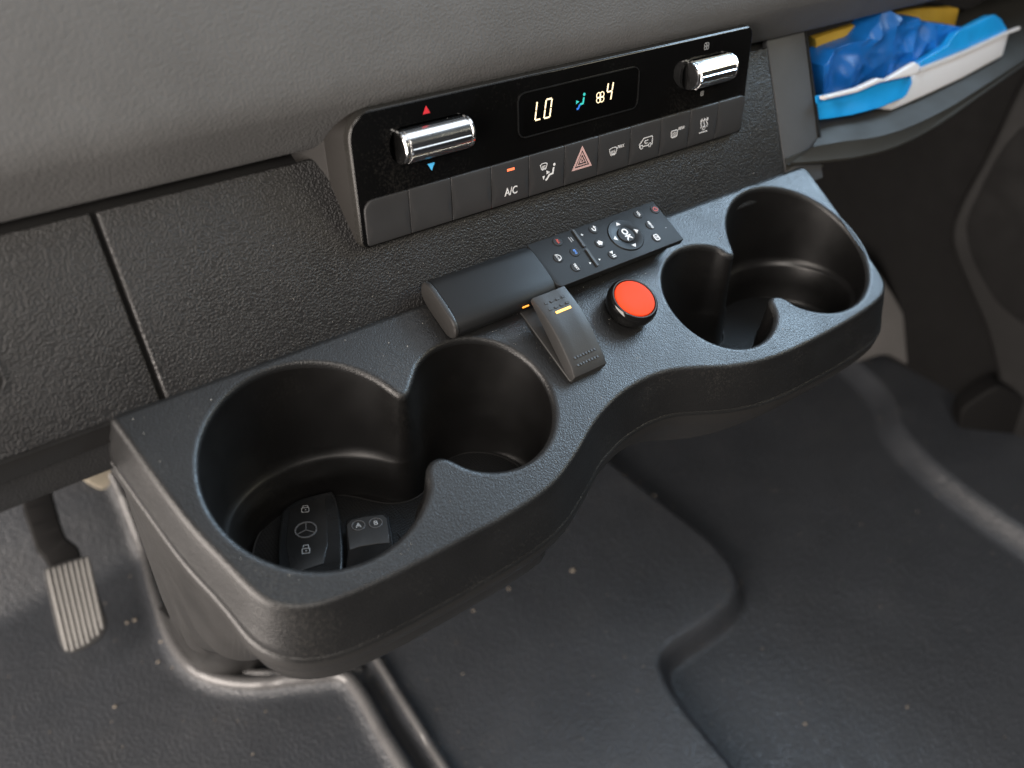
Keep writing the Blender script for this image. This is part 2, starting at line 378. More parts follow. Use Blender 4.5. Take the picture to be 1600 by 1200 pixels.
# wide step between driver's liner and the rest, double bead running towards the camera and round the console foot
b1 = curve([(715,1235),(660,1150),(617,1080),(585,1030),(560,1000)]); b2 = curve([(650,1235),(598,1150),(560,1085),(535,1062),(480,1066),(400,1073),(340,1066),(300,1045),(268,1000),(245,930),(225,860),(190,800),(120,762),(0,742)])
b3 = curve([(562,1045),(520,1052),(440,1060),(370,1052),(320,1030),(290,990),(270,930),(250,870)])
for C, hh, wd in ((b1, 9, 5.5), (b2, 9, 7), (b3, 7, 5)): d = np.abs(dist(C)); Z += hh*np.exp(-(d/wd)**2)
d2 = dist(np.vstack([curve([(690,1235),(630,1150),(588,1075),(560,1030)])])); Z += -10*np.exp(-(d2/9.)**2)
# ridges on the passenger side and the raised sill
s1 = curve([(1330,560),(1378,610),(1400,665),(1450,720),(1520,775),(1600,830),(1700,900)]); d = dist(ext(s1, 300, 800))
sg = 1 if d[np.argmin(np.hypot(*(P2-wf_((1550,740))).T))] > 0 else -1
Z += 22*sst(sg*d, -3, 12)+6*np.exp(-((d*sg+1)/6)**2)
Z += .8*np.sin(P2[:, 0]/95+1)*np.sin(P2[:, 1]/80)
nx, ny = len(gx), len(gy)
V = [(p[0]*.001, p[1]*.001, z*.001) for p, z in zip(P2, Z)]; Fc = [(j*nx+i, j*nx+i+1, (j+1)*nx+i+1, (j+1)*nx+i) for j in range(ny-1) for i in range(nx-1)]
floor = mesh('floor', V, Fc, M['liner'], None, True, True)
if sum(p.normal.z for p in floor.data.polygons) < 0: floor.data.flip_normals()
floor['kind'] = 'structure'; floor['label'] = 'black grained rubber floor liner with pressed ribs'
GRITC = (b1, b2, h1, s1)
def bead(C, r, dz):
    C = resample(C, 6, False); P_ = [TI((x*.001, y*.001, (FH_at(x, y)+dz)*.001)) for x, y in C]; return tube(P_, r, 12)
def FH_at(x, y): return float(Z.reshape(ny, nx)[np.abs(gy-y).argmin(), np.abs(gx-x).argmin()])
for nm, C, r, dz in (('floor_bead', b2, 6.5, -3.4), ('floor_bead', b1, 4.2, -2.2), ('floor_bead', b3, 3.6, -2.4)):
    o = bead(C, r, dz).build(nm, M['bead'], None); o['kind'] = 'structure'
def fz(x, y): return float(Z.reshape(ny, nx)[np.abs(gy-y).argmin(), np.abs(gx-x).argmin()])

# ------------------------------------------------------------------ DASHBOARD
DT = math.radians(50); DN = np.array([0, -math.cos(DT), math.sin(DT)]); DU = np.array([0, math.sin(DT), math.cos(DT)])
D = Fr((0,56,0), (1,0,0), DU)                   # dashboard face: u = x, v up the face, w out
dash = thing('dashboard', 'dark grained van dashboard with soft brownish overhanging top', 'dashboard', (0,70,0))
def lf(s): return s
plate(D, rrect(-197.3,-14,196.3,74,1.2), -4, 0, 1.1, grid=None).build('face_panel', M['dash'], dash)
plate(D, rrect(-520,-3.5,-199.2,74,1.2), -5, -1.6, .8).build('face_panel', M['dash'], dash)
plate(D, rrect(197.1,-14,233.5,78,1), -4, -.2, .6).build('end_panel', M['endp'], dash)
MB().add(*loft([[D.p(-600, v, -4.6) for v in (-12, 90)], [D.p(233, v, -4.6) for v in (-12, 90)]], False)).build('backing', M['dark'], dash, False)
# knee strip under the left face: rolls down from the grained face
def sweepx(prof, xs, shift=lambda x: (0, 0)):
    R = [[(x, y+shift(x)[0], z+shift(x)[1]) for y, z in prof] for x in xs]; return loft(R, False)
kp = catmull([(63,2.5),(58.8,-.2),(57.7,-1.8),(56.2,-4.6),(52.6,-11),(49,-17.5),(45.7,-23),(45.2,-24.8),(47.5,-25.6),(60,-28),(110,-36)], 5, False)
MB().add(*sweepx([tuple(p) for p in kp], np.linspace(-620, -217.5, 12))).build('knee_trim', M['dashf'], dash)
# soft top pad
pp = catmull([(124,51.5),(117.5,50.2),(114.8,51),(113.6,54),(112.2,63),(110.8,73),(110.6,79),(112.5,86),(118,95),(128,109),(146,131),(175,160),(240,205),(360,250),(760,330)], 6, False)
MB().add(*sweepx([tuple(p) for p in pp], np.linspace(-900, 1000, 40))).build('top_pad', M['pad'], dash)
# hole at the far left: flat plate, its shade put in the dark colour
plate(D, rrect(-296, 19, -247, 44, 7, 6), -1.7, -1.35, .3).build('recess_shade', M['socket'], dash)
stroke(D, rrect(-296, 19, -247, 44, 7, 6), 1.1, -1.5, .6, True).build('recess_rim', M['dash'], dash)

# ------------------------------------------------------------------ storage shelf and its lip (part of the dashboard)
lipi = [(1279,214),(1320,203),(1370,196),(1420,180),(1480,152),(1540,118),(1600,82),(1680,36)]      # inner edge of the tray floor
lipo = [(1236,258),(1290,254),(1345,247),(1400,232),(1460,202),(1530,154),(1600,104),(1680,50)]     # lower edge of the lip
A_ = catmull([hit(p, (0,56,0), DN) for p in lipi], 5, False); B_ = catmull([hit(p, (0,50,0), DN) for p in lipo], 5, False)
R = []
for a, b in zip(A_, B_):
    o = np.array([0, -4, 1.5]); m1 = a*.62+b*.38+DN*2.6
    R.append([a+np.array([0,60,-6]), a+np.array([0,8,-1]), a, a*.82+b*.18+DN*1.2, m1+DN*.8, a*.3+b*.7+DN*.8, b+DN*.2+DU*1.5, b-DN*1.2, b+np.array([0,14,-7]), b+np.array([0,120,-60])])
Rs = [np.array(r) for r in R]
MB().add(*loft(Rs, False)).build('shelf_lip', M['lip'], dash, angle=24)
sh = MB()
q = [(233.6,62,6),(233.6,130,62),(233.6,190,60),(233.6,190,-2)]; sh.add(q+[(x+2, y, z) for x, y, z in q], [(0,1,2,3),(4,5,6,7),(0,1,5,4)])
sh.add([(232,190,-10),(900,190,-10),(900,190,110),(232,190,110)], [(0,1,2,3)])
sh.build('shelf_back', M['dark'], dash, False)
# cheek under the right end panel
mb = MB(); mb.add(*loft([[(197.2,52.5,-4),(197.2,60,5),(197.2,90,-20)], [(236,51,-5.5),(236,62,5),(236,90,-20)]], True)); mb.build('end_cheek', M['lip'], dash)
# firewall / dark void under the dashboard
fw = MB(); fw.add([(-1.2,.62,-.62),(1.9,.62,-.62),(1.9,.62,.8),(-1.2,.62,.8)], [(0,1,2,3)])
o = fw.build('firewall', M['dark'], None, False, True); o['kind'] = 'structure'; o['label'] = 'dark firewall behind the footwell'

# ------------------------------------------------------------------ CLIMATE CONTROL PANEL
PT = math.radians(30)
PB = hit((575,382), (0,56,0), DN)+DN*4
P = Fr((0, PB[1], PB[2]), (1,0,0), (0, math.sin(PT), math.cos(PT)))
cp = thing('climate_control_panel', 'glossy black climate control panel with display, two chrome rollers and a row of buttons', 'control panel', tuple(P.p(30, 0, 0)))
FU0, FU1, FV1 = -97.6, 157.4, 57.6
orr = (3, 3, 5, 11)
base = rrect(FU0, -1.2, FU1, FV1, orr, 8); bn_ = normals(ccw(base)); base = ccw(base)
def rg(off, w_, left=0., lw=0.):
    out = []
    for p, n_ in zip(base, bn_):
        q = p+n_*off; k = max(0., min(1., (-60-p[0])/30)); out.append(P.p(q[0]-left*k, q[1], w_-lw*k))
    return out
V, Fc = loft([rg(0,-.35), rg(.25,-.5), rg(.45,-.9), rg(.6,-2.2), rg(.8,-4.2)]); MB().add(V, Fc).build('bright_edge', M['edge'], cp)
V, Fc = loft([rg(.8,-4.2), rg(1.6,-9, 1.6), rg(1.9,-13.8, 3.2), rg(1.6,-14.2, 3.4), rg(1.9,-15, 3.8), rg(2,-22, 13), rg(2,-30, 21), rg(2,-40, 25), rg(2,-60, 27)]); MB().add(V, Fc).build('housing', M['bezel'], cp)
# fascia: gloss plate with cut outs for the rollers and the display window
LR = (-58.3, 40.4, 21.5, 8.2); RR = (121.2, 39.6, 19.6, 8.2)
holes = [rrect(c-h_, v-k, c+h_, v+k, 7, 6) for c, v, h_, k in (LR, RR)]
disp = rrect(-9.5, 29.6, 69.2, 50.6, 4.2, 6)
fo = np.array([p for p in base])
plate(P, fo, -3, 0, .6, holes=holes).build('fascia', M['gloss'], cp)
ds = plate(P, disp, -.2, .35, .3).build('display', M['screen'], cp)
ds2 = stroke(P, disp, .55, .1, .5, True).build('display_rim', M['socket'], ds)
def seg(mb, u, v, s, hh, segs, sk_=.17, wd=.75):
    pts = {'a': ((0,1),(1,1)), 'b': ((1,1),(1,.5)), 'c': ((1,.5),(1,0)), 'd': ((1,0),(0,0)), 'e': ((0,0),(0,.5)), 'f': ((0,.5),(0,1)), 'g': ((0,.5),(1,.5))}
    for c in segs:
        q = [(u+x*s+y*hh*sk_, v+y*hh) for x, y in pts[c]]; d = np.array(q[1])-np.array(q[0]); d = d/np.linalg.norm(d)*.22
        q = [tuple(np.array(q[0])+d), tuple(np.array(q[1])-d)]; stroke(P, q, wd, .36, .08, mb=mb)
    return mb
def ph(px, w_=.4): return P.hit(px, w_)
L0 = ph((836,188)); seg(MB(), L0[0], L0[1], 3.4, 8.6, 'fed').build('digit', M['digit'], ds, False); L1 = ph((850,185)); seg(MB(), L1[0], L1[1], 3.6, 8.6, 'abcdef').build('digit', M['digit'], ds, False); dg = MB()
L2 = ph((946,158)); seg(dg, L2[0]+.2, L2[1], 3.4, 8.6, 'fgbc'); dg.build('digit', M['digit'], ds, False)
def fan(fr, u, v, r, w0, wd=.22, mb=None):
    mb = mb or MB()
    for k in range(4):
        a = math.radians(45+90*k); stroke(fr, circ(u+math.cos(a)*r*.55, v+math.sin(a)*r*.55, r*.48, 10), wd, w0, .06, True, mb)
    return mb
c = ph((938,152)); fan(P, c[0], c[1], 2.9, .36, .42).build('fan_symbol', M['digit'], ds, False)
c = ph((909,158)); mb = MB(); solid(P, circ(c[0]+1.6, c[1]+3.0, .75, 10), .36, .06, mb); stroke(P, [(c[0]+1.4, c[1]+1.6), (c[0]+.9, c[1]-1.2), (c[0]-1, c[1]-1.4)], .95, .36, .06, mb=mb)
solid(P, [(c[0]-3.6, c[1]+1), (c[0]-3.6, c[1]-.8), (c[0]-1.6, c[1]+.1)], .36, .06, mb); mb.build('seat_symbol', M['cyan'], ds, False)
mb = stroke(P, [(c[0]-1.1, c[1]-1.4), (c[0]-2.2, c[1]-3.2), (c[0]-3.2, c[1]-3.3)], .95, .36, .06); mb.build('seat_symbol', M['bluel'], ds, False)
# rollers
for (cx, cv, hl, hk) in (LR, RR):
    hl2 = hl-3.2
    mb = MB(); V, Fc = loft([[P.p(p[0], p[1], 0.05) for p in rrect(cx-hl, cv-hk, cx+hl, cv+hk, 7, 6)], [P.p(p[0], p[1], -6) for p in rrect(cx-hl+1, cv-hk+1, cx+hl-1, cv+hk-1, 6, 6)], [P.p(cx, cv, -6)]*28], True)
    mb.add(V, Fc); merge(mb); well = mb.build('roller_well', M['gloss'], cp)
    stroke(P, rrect(cx-hl, cv-hk, cx+hl, cv+hk, 7, 6), .6, -.1, .35, True).build('roller_well_rim', M['gloss'], well)
    ro = Fr(P.p(cx, cv, 1.9), P.B, P.C)          # axis along u
    if ro.C@P.A < 0: ro = Fr(P.p(cx, cv, 1.9), P.C, P.B)
    def rr_(a, extra=0.):                       # a = angle; radius with a flat raised bar and a groove
        return 6.4+extra
    n = 64; rings = []
    for (x, k) in ((-hl2,.72),(-hl2,.9),(-hl2+.5,.97),(-hl2+1.5,.97),(-hl2+1.9,.9),(-hl2+2.3,.9),(-hl2+2.6,.97),(hl2-2.6,.97),(hl2-2.3,.9),(hl2-1.9,.9),(hl2-1.5,.97),(hl2-.5,.97),(hl2,.9),(hl2,.72)):
        rings.append([ro.p(7.5*k*math.cos(2*math.pi*i/n), 7.5*k*math.sin(2*math.pi*i/n), x) for i in range(n)])
    V, Fc = loft(rings, True, True, True); rl = MB().add(V, Fc).build('roller_dial', M['chrome'], cp)
    # raised polished bar across the middle and the knurled band below it, on the side facing out
    def band(a0, a1, r0, x0, x1, nm, mt, k=10):
        out = []
        for x, e in ((x0, -.5), (x0, 0), (x1, 0), (x1, -.5)):
            out.append([])
            for i in range(k+1):
                a = math.radians(a0+(a1-a0)*i/k); ee = 0 if 0 < i < k else -.35
                rad = r0+e+ee; out[-1].append(P.p(cx+x, cv+rad*math.sin(a), 1.9+rad*math.cos(a)))
        V, Fc = loft(out, False); MB().add(V, Fc).build(nm, mt, rl)
    band(-18, 4, 8.1, -hl2+3.2, hl2-3.2, 'polished_bar', M['chrome']); band(-75, -24, 7.55, -hl2+3, hl2-3, 'knurled_band', M['knurl'])
    band(10, 74, 7.45, -hl2+3, hl2-3, 'knurled_band', M['chrome'])
def tri(c, s, up=1): return [(c[0]-s, c[1]-s*.8*up), (c[0]+s, c[1]-s*.8*up), (c[0], c[1]+s*up)]
solid(P, tri(ph((666,172),0), 1.9, 1), .02, .06).build('warm_arrow', M['red'], cp, False)
solid(P, tri(ph((674,260),0), 1.9, -1), .02, .06).build('cool_arrow', M['blue'], cp, False)
c = ph((1104,72),0); fan(P, c[0], c[1], 2.0, .02, .35).build('fan_mark', M['grey'], cp, False)
c = ph((1097,146),0); fan(P, c[0], c[1], 1.3, .02, .35).build('fan_mark', M['grey'], cp, False)
# eleven push buttons under the fascia
NBt = 11; bw = (156.6+95.6)/NBt
def bwf(u, v): return -.8*max(0., (9-v)/9)**2-.12*max(0., (v-16)/4)**2
sy = {}
labels = ['blank', 'blank', 'blank', 'ac', 'air', 'hazard', 'max', 'van', 'rear', 'heat', 'blank']
for i in range(NBt):
    u0 = -95.6+i*bw; r = [.35, .35, .35, .35]
    if i == 0: r = [1.5, .6, .6, 5.2]
    if i == NBt-1: r = [.35, 3.5, 3.5, .35]
    b = plate(P, rrect(u0+.16, -.6, u0+bw-.16, 20.4, r, 5), -4, 1.15, .3, bwf, 2.45 if i else 1.93).build('button', M['button'], cp)
    k = labels[i]; cx = u0+bw/2; W0 = 1.16; mb = MB(); mt = M['white']
    S = lambda pts, wd=.42, cl=False, mb_=None: stroke(P, [(cx+a, 10+b_) for a, b_ in pts], wd, W0, .07, cl, mb_ or mb, bwf)
    def car_glass(ox, oy, s):
        S([(ox-2.6*s, oy+1.4*s), (ox-1.4*s, oy+1.9*s), (ox, oy+2.05*s), (ox+1.4*s, oy+1.9*s), (ox+2.6*s, oy+1.4*s), (ox+1.7*s, oy-1.4*s), (ox-1.7*s, oy-1.4*s)], .36, True)
        for q in (-.9, 0, .9): S([(ox+q*s, oy-2.1*s), (ox+q*s+.25, oy-1.2*s), (ox+q*s-.2, oy-.4*s), (ox+q*s+.1, oy+.6*s)], .28)
    if k == 'ac':
        mb = textmb(P, 'A/C', cx, 5.4, 5.6, W0, .07, 0, 0, .012, .85, bwf); mb.build('letters', mt, b, False)
        stroke(P, [(cx-2.2, 16.4), (cx+2.2, 16.4)], 1.2, W0, .1, False, None, bwf).build('indicator_light', M['orange'], b, False); continue
    if k == 'air':
        car_glass(-2.4, 3.0, .85); solid(P, [(cx-3.3, 8.2), (cx-1.7, 8.2), (cx-2.5, 6.2)], W0, .07, mb, bwf); solid(P, circ(cx+4.4, 12.6, .75, 10), W0, .07, mb, bwf)
        S([(4, 1.3), (3.4, -1.7), (1.2, -2), (-.4, -4), (-1.2, -4.2)], .95); solid(P, [(cx-.6, 10.6), (cx-.6, 8.6), (cx+1.6, 9.4)], W0, .07, mb, bwf)
    if k == 'hazard':
        t = lambda s: [(0+x*s, .3+y*s) for x, y in ((-5.9,-3.6), (5.9,-3.6), (0, 6.6))]
        S(t(1.0), 1.1, True); S(t(.58), .5, True); S(t(.22), .45, True); mt = M['pink']
    if k == 'max':
        car_glass(-1.2, .2, 1.05); textmb(P, 'MAX', cx+4.2, 11.8, 2.4, W0, .07, 0, .15, 0, .9, bwf).build('letters', mt, b, False)
    if k == 'rear':
        S(rrect(-3.4, -1.8, 1.2, 1.8, .6, 3).tolist(), .42, True)
        for q in (-2.2, -1.1, 0): S([(q, -2.4), (q+.3, -1.2), (q-.1, 0), (q+.1, 1)], .26)
        textmb(P, 'REAR', cx+4.4, 12.0, 2.3, W0, .07, 0, .15, 0, .9, bwf).build('letters', mt, b, False)
    if k == 'van':
        S([(-4.6, -2), (-4.8, -.3), (-3.6, .5), (-1.9, 2.4), (4.4, 2.5), (4.8, 2.0), (4.8, -2), (3.9, -2)], .42); S([(2, -2), (-2, -2)], .42)
        for q in (-3.2, 3): S([(q+1.05*math.cos(a), -2.1+1.05*math.sin(a)) for a in np.linspace(0, 2*math.pi, 10)[:-1]], .36, True)
        S([(1.6, .9), (-.6, .9), (-1, .2), (-.4, -.6), (1.2, -.6)], .4)
    if k == 'heat':
        for q in (-2.4, 0, 2.4):
            S([(q, -1.6), (q+.6, -.2), (q-.4, 1.4), (q+.3, 3)], .42); S([(q-.8, 2.4), (q+.3, 3.6), (q+1.1, 2.4)], .36)
        S([(-3.4, -4.0), (3.4, -4.0)], .5); S([(1.1*math.cos(a)+.1, -1.8+1.1*math.sin(a)) for a in np.linspace(0, 6.28, 9)[:-1]], .3, True)
    if mb.V: mb.build('symbol', mt, b, False)

# ------------------------------------------------------------------ CUP HOLDER TRAY
out_px = [(165,650),(182,673),(230,740),(290,820),(350,885),(385,922),(412,944),(440,954),(480,955),(530,942),(600,912),(680,872),(750,835),(820,795),(870,757),(905,710),(938,655),(985,610),(1050,582),(1150,575),(1220,558),(1300,520),(1352,489),(1379,467),(1386,452),(1380,430),(1340,370),(1290,300),(1262,263),(1250,258)]
O = [onz(p)[:2] for p in out_px]; O[0] = (-220.5, 55.0); O[-1] = (212.5, 55.0)
Oc = catmull(O, 10, False); back = np.stack([np.linspace(212, -220, 100)[1:-1], np.full(98, 55.0)], 1)
O = ccw(resample(np.vstack([Oc, back]), 2.0)); O = smoothp(O, 3)
LB = (-156.3, 2.8); LS = (-77.9, -3.7); RB_ = (157., 4.); RS = (81.4, -3.3)
def arc(c, r, a0, a1, n): return [(c[0]+r*math.cos(math.radians(a0+(a1-a0)*k/n)), c[1]+r*math.sin(math.radians(a0+(a1-a0)*k/n))) for k in range(n+1)]
HL = arc(LB, 46, 22, 318, 34)+[(-119.6,-21.6),(-116.6,-18.5),(-112.8,-17.0),(-109.5,-17.6),(-106.2,-20.5)]+arc(LS, 33.6, 222, 492-12, 28)[0:]+[(-104.6,15.8),(-107.3,13.2),(-110.4,13.0),(-112.2,15.2)]
HR = arc(RB_, 46, 158, -138, 34)+[(120.2,-20.4),(116.6,-17.2),(112.6,-15.9),(109.2,-17.2),(107.6,-20.2)]+arc(RS, 33.6, -42, -300-12, 28)[0:]+[(103.8,18.8),(107.2,14.6),(110.4,13.6),(112.6,16.6)]
def clean(H):
    H = np.array(H); H = resample(H, 1.5); H = smoothp(H, 4); return ccw(H)
HL, HR = clean(HL), clean(HR)
tray = thing('cup_holder_tray', 'black leather grained cup holder tray with two pairs of round wells', 'cup holder', (0,0,-30))
mb = MB(); on = normals(O)
def flare(p, n_):
    return 5+12*max(0., -n_[1])**1.5
fl_ = np.array([flare(p, n_) for p, n_ in zip(O, on)]); fl_ = smoothp(fl_[:, None], 12)[:, 0]; fl_ = np.where(O[:, 1] > 52, 0.5, fl_)
def oring(k, z, extra=0., zx=None):
    q = O+on*(fl_*k+extra)[:, None] if hasattr(fl_*k+extra, '__len__') else O
    q[:, 1] = np.minimum(q[:, 1], 55.2); return [(p[0], p[1], z if zx is None else z+zx[i]) for i, p in enumerate(q)]
R = [oring(0, 0, -3.4), oring(0, 0, -3.0)]
for k in range(1, 6):
    a = math.radians(90*k/5*.86); R.append(oring(0, -3.0*(1-math.cos(a)), -3.0+3.0*math.sin(a)*1.0))
R += [oring(.18, -6), oring(.42, -12), oring(.66, -17.5), oring(.79, -20.2), oring(.80, -20.9, -.35), oring(.82, -21.3, .25), oring(.86, -22.2, .35)]
V, Fc = loft(R); mb.add(V, Fc)
RF = 2.8; hr0 = []
for H in (HL, HR):
    hn = normals(H); q = H+hn*(RF+.4); hr0.append(q)
    rr = [[(p[0], p[1], 0) for p in q]]
    for k in range(0, 6):
        a = math.radians(90*k/5); e = H+hn*(RF*(1-math.sin(a))); rr.append([(p[0], p[1], -RF*(1-math.cos(a))) for p in e])
    V, Fc = loft(rr); mb.add(V, Fc)
top_o = [(p[0], p[1]) for p in (O+on*(-3.4))]; top_o = [(x, min(y, 55.2)) for x, y in top_o]
vs, tr = fill(top_o, [[tuple(p) for p in h] for h in hr0], None); mb.add([(v[0], v[1], 0) for v in vs], tr); merge(mb, 1e-3)
mb.build('top_cover', M['tray'], tray, angle=50)
# lower shell: plain band below the bead, deeper in the middle
hb = np.array([3.5+17*math.exp(-((p[0]-38)/36)**2) if n_[1] < -.2 else 3.5 for p, n_ in zip(O, on)]); hb = smoothp(hb[:, None], 14)[:, 0]
def oring2(k, z, ex, zx):                       # under-curl, deep only along the front where there is room in front of the wells
    e = ex[0]+(ex[1]-ex[0])*np.clip(-on[:, 1], 0, 1)**2; q = O+on*(fl_*k+e)[:, None]; q[:, 1] = np.minimum(q[:, 1], 55.2); return [(p[0], p[1], z+zx[i]) for i, p in enumerate(q)]
R = [oring(.86, -22.2, -.3), oring(.90, -23, -.5), oring(.97, -26, -.4), oring(1., -27, -.3, -hb*.4), oring(1., -27.5, -.6, -hb), oring2(1, -28.2, (-1.2, -2.5), -hb*1.02), oring2(1, -30, (-2, -8), -hb*1.02), oring2(1, -34, (-3, -17), -hb*.8)]
V, Fc = loft(R); MB().add(V, Fc).build('lower_shell', M['body'], tray)
# wells
def well(H, big, nm, mirror):
    hn = normals(H); RWs = []
    wb = np.array([1/(1+math.exp(-(1 if big[0] > 0 else -1)*(p[0]-(111 if big[0] > 0 else -111))/4)) for p in H])
    ST = [H]                                    # the outline moved inwards in small smoothed steps
    for _ in range(30): q = ST[-1]; ST.append(smoothp(q-normals(q)*.5, 2))
    ST = np.array(ST)
    def inw(off):
        o_ = np.clip(np.broadcast_to(np.asarray(off, float), (len(H),))/.5, 0, 29.99); k = o_.astype(int); f = (o_-k)[:, None]; I = np.arange(len(H))
        return ST[k, I]*(1-f)+ST[k+1, I]*f
    def ring(s, off):
        s = np.asarray(s); q = inw(off)
        return [tuple(np.array([p[0], p[1], -RF])-U*si) for p, si in zip(q, s)]
    s1 = 27+H[:, 1]*sa; s2 = 57+H[:, 1]*sa-RF*ca
    L = [ring(s1*0, -.02), ring(s1*.25, .5), ring(s1*.6, 1.4), ring(s1*.92, 2.4), ring(s1, 2.7+.3*wb), ring(s1+1., 2.8+1.4*wb), ring(s1+2.4, 3+2.2*wb), ring(s1*.5+s2*.5, 3.4+2.4*wb), ring(s2-4, 4.4+2.8*wb), ring(s2-1.5, 5.2+3*wb), ring(s2, 7.2+3.4*wb)]
    V, Fc = loft(L); m1 = MB().add(V, Fc)
    bt = np.array(L[-1]); vs, tr = fill([(p[0], p[1]) for p in bt]); 
    lut = {(round(p[0], 4), round(p[1], 4)): p[2] for p in bt}
    def zb(x, y):                               # horizontal plane at real height
        return (-57-y*sa)/ca
    m1.add([(v[0], v[1], lut.get((round(v[0], 4), round(v[1], 4)), zb(v[0], v[1]))) for v in vs], tr); merge(m1, 1e-3)
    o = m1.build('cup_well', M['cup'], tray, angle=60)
    # rubber mat on the bottom
    q = inw(8.4+3.6*wb); q = np.array([p-np.array([0, sa*(57-RF)*.98]) for p in q])
    q = resample(smoothp(q, 4), 1.6); MF = Fr(-U*57, (1,0,0), np.cross(U, (1,0,0)))
    def toM(p): return (p[0], (np.array([p[0], p[1], zb(p[0], p[1])])+U*57)@MF.B)
    oo = ccw([toM(p) for p in q])
    plate(MF, oo, .05, 1.8, .5).build('rubber_mat', M['mat'], tray)
    stroke(MF, oo-normals(oo)*.6, .7, 1.7, .35, True).build('mat_rim', M['body'], tray)
    return o
wl = well(HL, LB, 'l', 1); wr = well(HR, RB_, 'r', -1)
bpy.context.view_layer.update()
def cast(o, px):
    org = Vector(T(EYE)); d = Vector(T(EYE+ray(px)))-org; mw = o.matrix_world.inverted(); a = mw @ org; b = (mw.to_3x3() @ d).normalized()
    ok, loc, nor, _ = o.ray_cast(a, b); return (TI(o.matrix_world @ loc)+TI(nor)*.03) if ok else None
for o, L in ((wl, [(722,648),(735,651),(748,652),(762,653)]), (wl, [(728,646),(745,645),(760,648),(775,650)]), (wl, [(721,646),(726,642)]), (wl, [(747,636),(752,637)]), (wl, [(525,751),(540,750),(555,751)]), (wl, [(488,765),(497,760)]), (wl, [(441,760),(447,742),(455,722)]), (wr, [(1135,500),(1142,497),(1147,492)]), (wl, [(843,664),(844,668)]), (wl, [(695,560),(697,566)])):
    P_ = [cast(o, p) for p in L]
    if all(p is not None for p in P_): tube(catmull(P_, 4, False), .055, 5).build('scratch', M['scr'], o)

# ------------------------------------------------------------------ CONSOLE below the tray
def opl(P3, n=140):                              # evenly spaced open polyline
    return resample(np.array(P3, float), np.linalg.norm(np.diff(np.array(P3, float), axis=0), axis=1).sum()/n, False)[:n+1]
def csec(z, x0, x1, y0, y1, r):
    return opl([(x0, y1, z)]+[(x0+r-r*math.cos(a), y0+r-r*math.sin(a), z) for a in np.linspace(0, math.pi/2, 14)]+[(x1, y0, z), (x1, y1, z)])
def under(inset, drop):                         # follows the tray's lower edge
    q = O+on*(fl_-inset)[:, None]; k = [i for i in range(len(O)) if O[i][0] < -78 and O[i][1] < 52 and not (O[i][1] > -20 and O[i][0] > -190)]
    pts = sorted(k, key=lambda i: (i-k[0]) % len(O)); P3 = [np.array(T((q[i][0], q[i][1], -26.)))*1000-np.array([0, 0, drop]) for i in pts]
    if P3[0][1] < P3[-1][1]: P3 = P3[::-1]
    return opl([np.array([-215.3, 109, -8-drop])]+list(P3)+[np.array([-40, -10, P3[-1][2]]), np.array([-40, 109, -8-drop])])
secs = [under(2.6, 0), under(2.8, 8), under(4, 13), csec(-80,-215.2,-50,-12,109,22), csec(-115,-215.1,-60,26,109,18), csec(-152,-214.6,-55,60,110,14), csec(-178,-213,-50,96,112,6), csec(-192,-208.5,-50,110,124,6), csec(-240,-204.5,-50,140,176,14), csec(-330,-197,-50,205,250,24), csec(-475,-186,-62,268,400,44)]
cs = thing('center_console', 'dark grey tapering console running from the tray down to the floor', 'console', (-100,150,-350))
V, Fc = loft([[TI(np.array(p)*.001) for p in s_] for s_ in secs]); MB().add(V, Fc).build('console_body', M['body'], cs, angle=50)
# side cheek of the console hugging the left of the wells
ck_ = [(109,6),(109,-60),(60,-60),(58,-2)]
ck_ = ccw(resample(np.array(ck_, float), 4)); CF = Fr(TI((-.2156,0,0)), np.array([0,-ca,sa]), U)
plate(CF, ccw(np.array([(-a, b) for a, b in ck_])), -2.2, 0, .8).build('side_cheek', M['body'], cs)

# ------------------------------------------------------------------ REMOTE CONTROL
RZ = 12.
rc = thing('remote_control', 'slim black remote control with white symbols on its flat keypad, lying against the dashboard', 'remote control', (0,44,0))
RF_ = Fr((0,0,0), (1,0,0), (0,1,0))
pr = catmull([(56.5,2.2),(58.8,4.2),(59.6,7),(58.8,10),(56.3,12),(52,12.7),(40,12.6),(35,12),(31.2,10.4),(29.2,7.4),(29.4,4.2),(31.8,1.8),(36,.8),(50,.8)], 4, True)
R = [[(x, 44.+(y-44.)*s, 6.6+(z-6.6)*s) for y, z in pr] for x, s in ((-72.2,.97),(-71.6,1.),(-14.6,1.),(-14.2,.985))]
V, Fc = loft(R, True, True, True); MB().add(V, Fc).build('battery_handle', M['remote'], rc)
R = [[(x, 44.+(y-44.)*s, 6.6+(z-6.6)*s) for y, z in pr] for x, s in ((-74.9,.9),(-74.7,.97),(-74.2,1.005),(-72.9,1.01),(-72.5,.99))]
V, Fc = loft(R, True, True, True); MB().add(V, Fc).build('end_cap', M['remcap'], rc)
kpx0, kpx1 = -14.0, 74.3
kb = plate(RF_, rrect(kpx0, 30.2, kpx1, 58.6, (3.2, .8, .8, .8), 5), 8.6, RZ, .35); kb.build('keypad_plate', M['remote'], rc)
plate(RF_, rrect(kpx0-.5, 33.5, kpx1-3, 57.5, 2, 4), .8, 8.7, .3).build('keypad_base', M['rbtn'], rc)
def rp(px): return onz(px, RZ)[:2]
def z2(px, box=(820,300,260,1600)): return (box[0]+px[0]*box[2]/box[3], box[1]+px[1]*box[2]/box[3])
dpad = rp(z2((970,415)))
o = lathe(Fr((dpad[0], dpad[1], RZ), (1,0,0), (0,1,0)), [(10.4,-.3),(10.4,.15),(10.0,.55),(9.2,.5),(5.6,.25),(5.3,.1),(.01,.1)], 48, False).build('direction_pad', M['glossbtn'], rc)
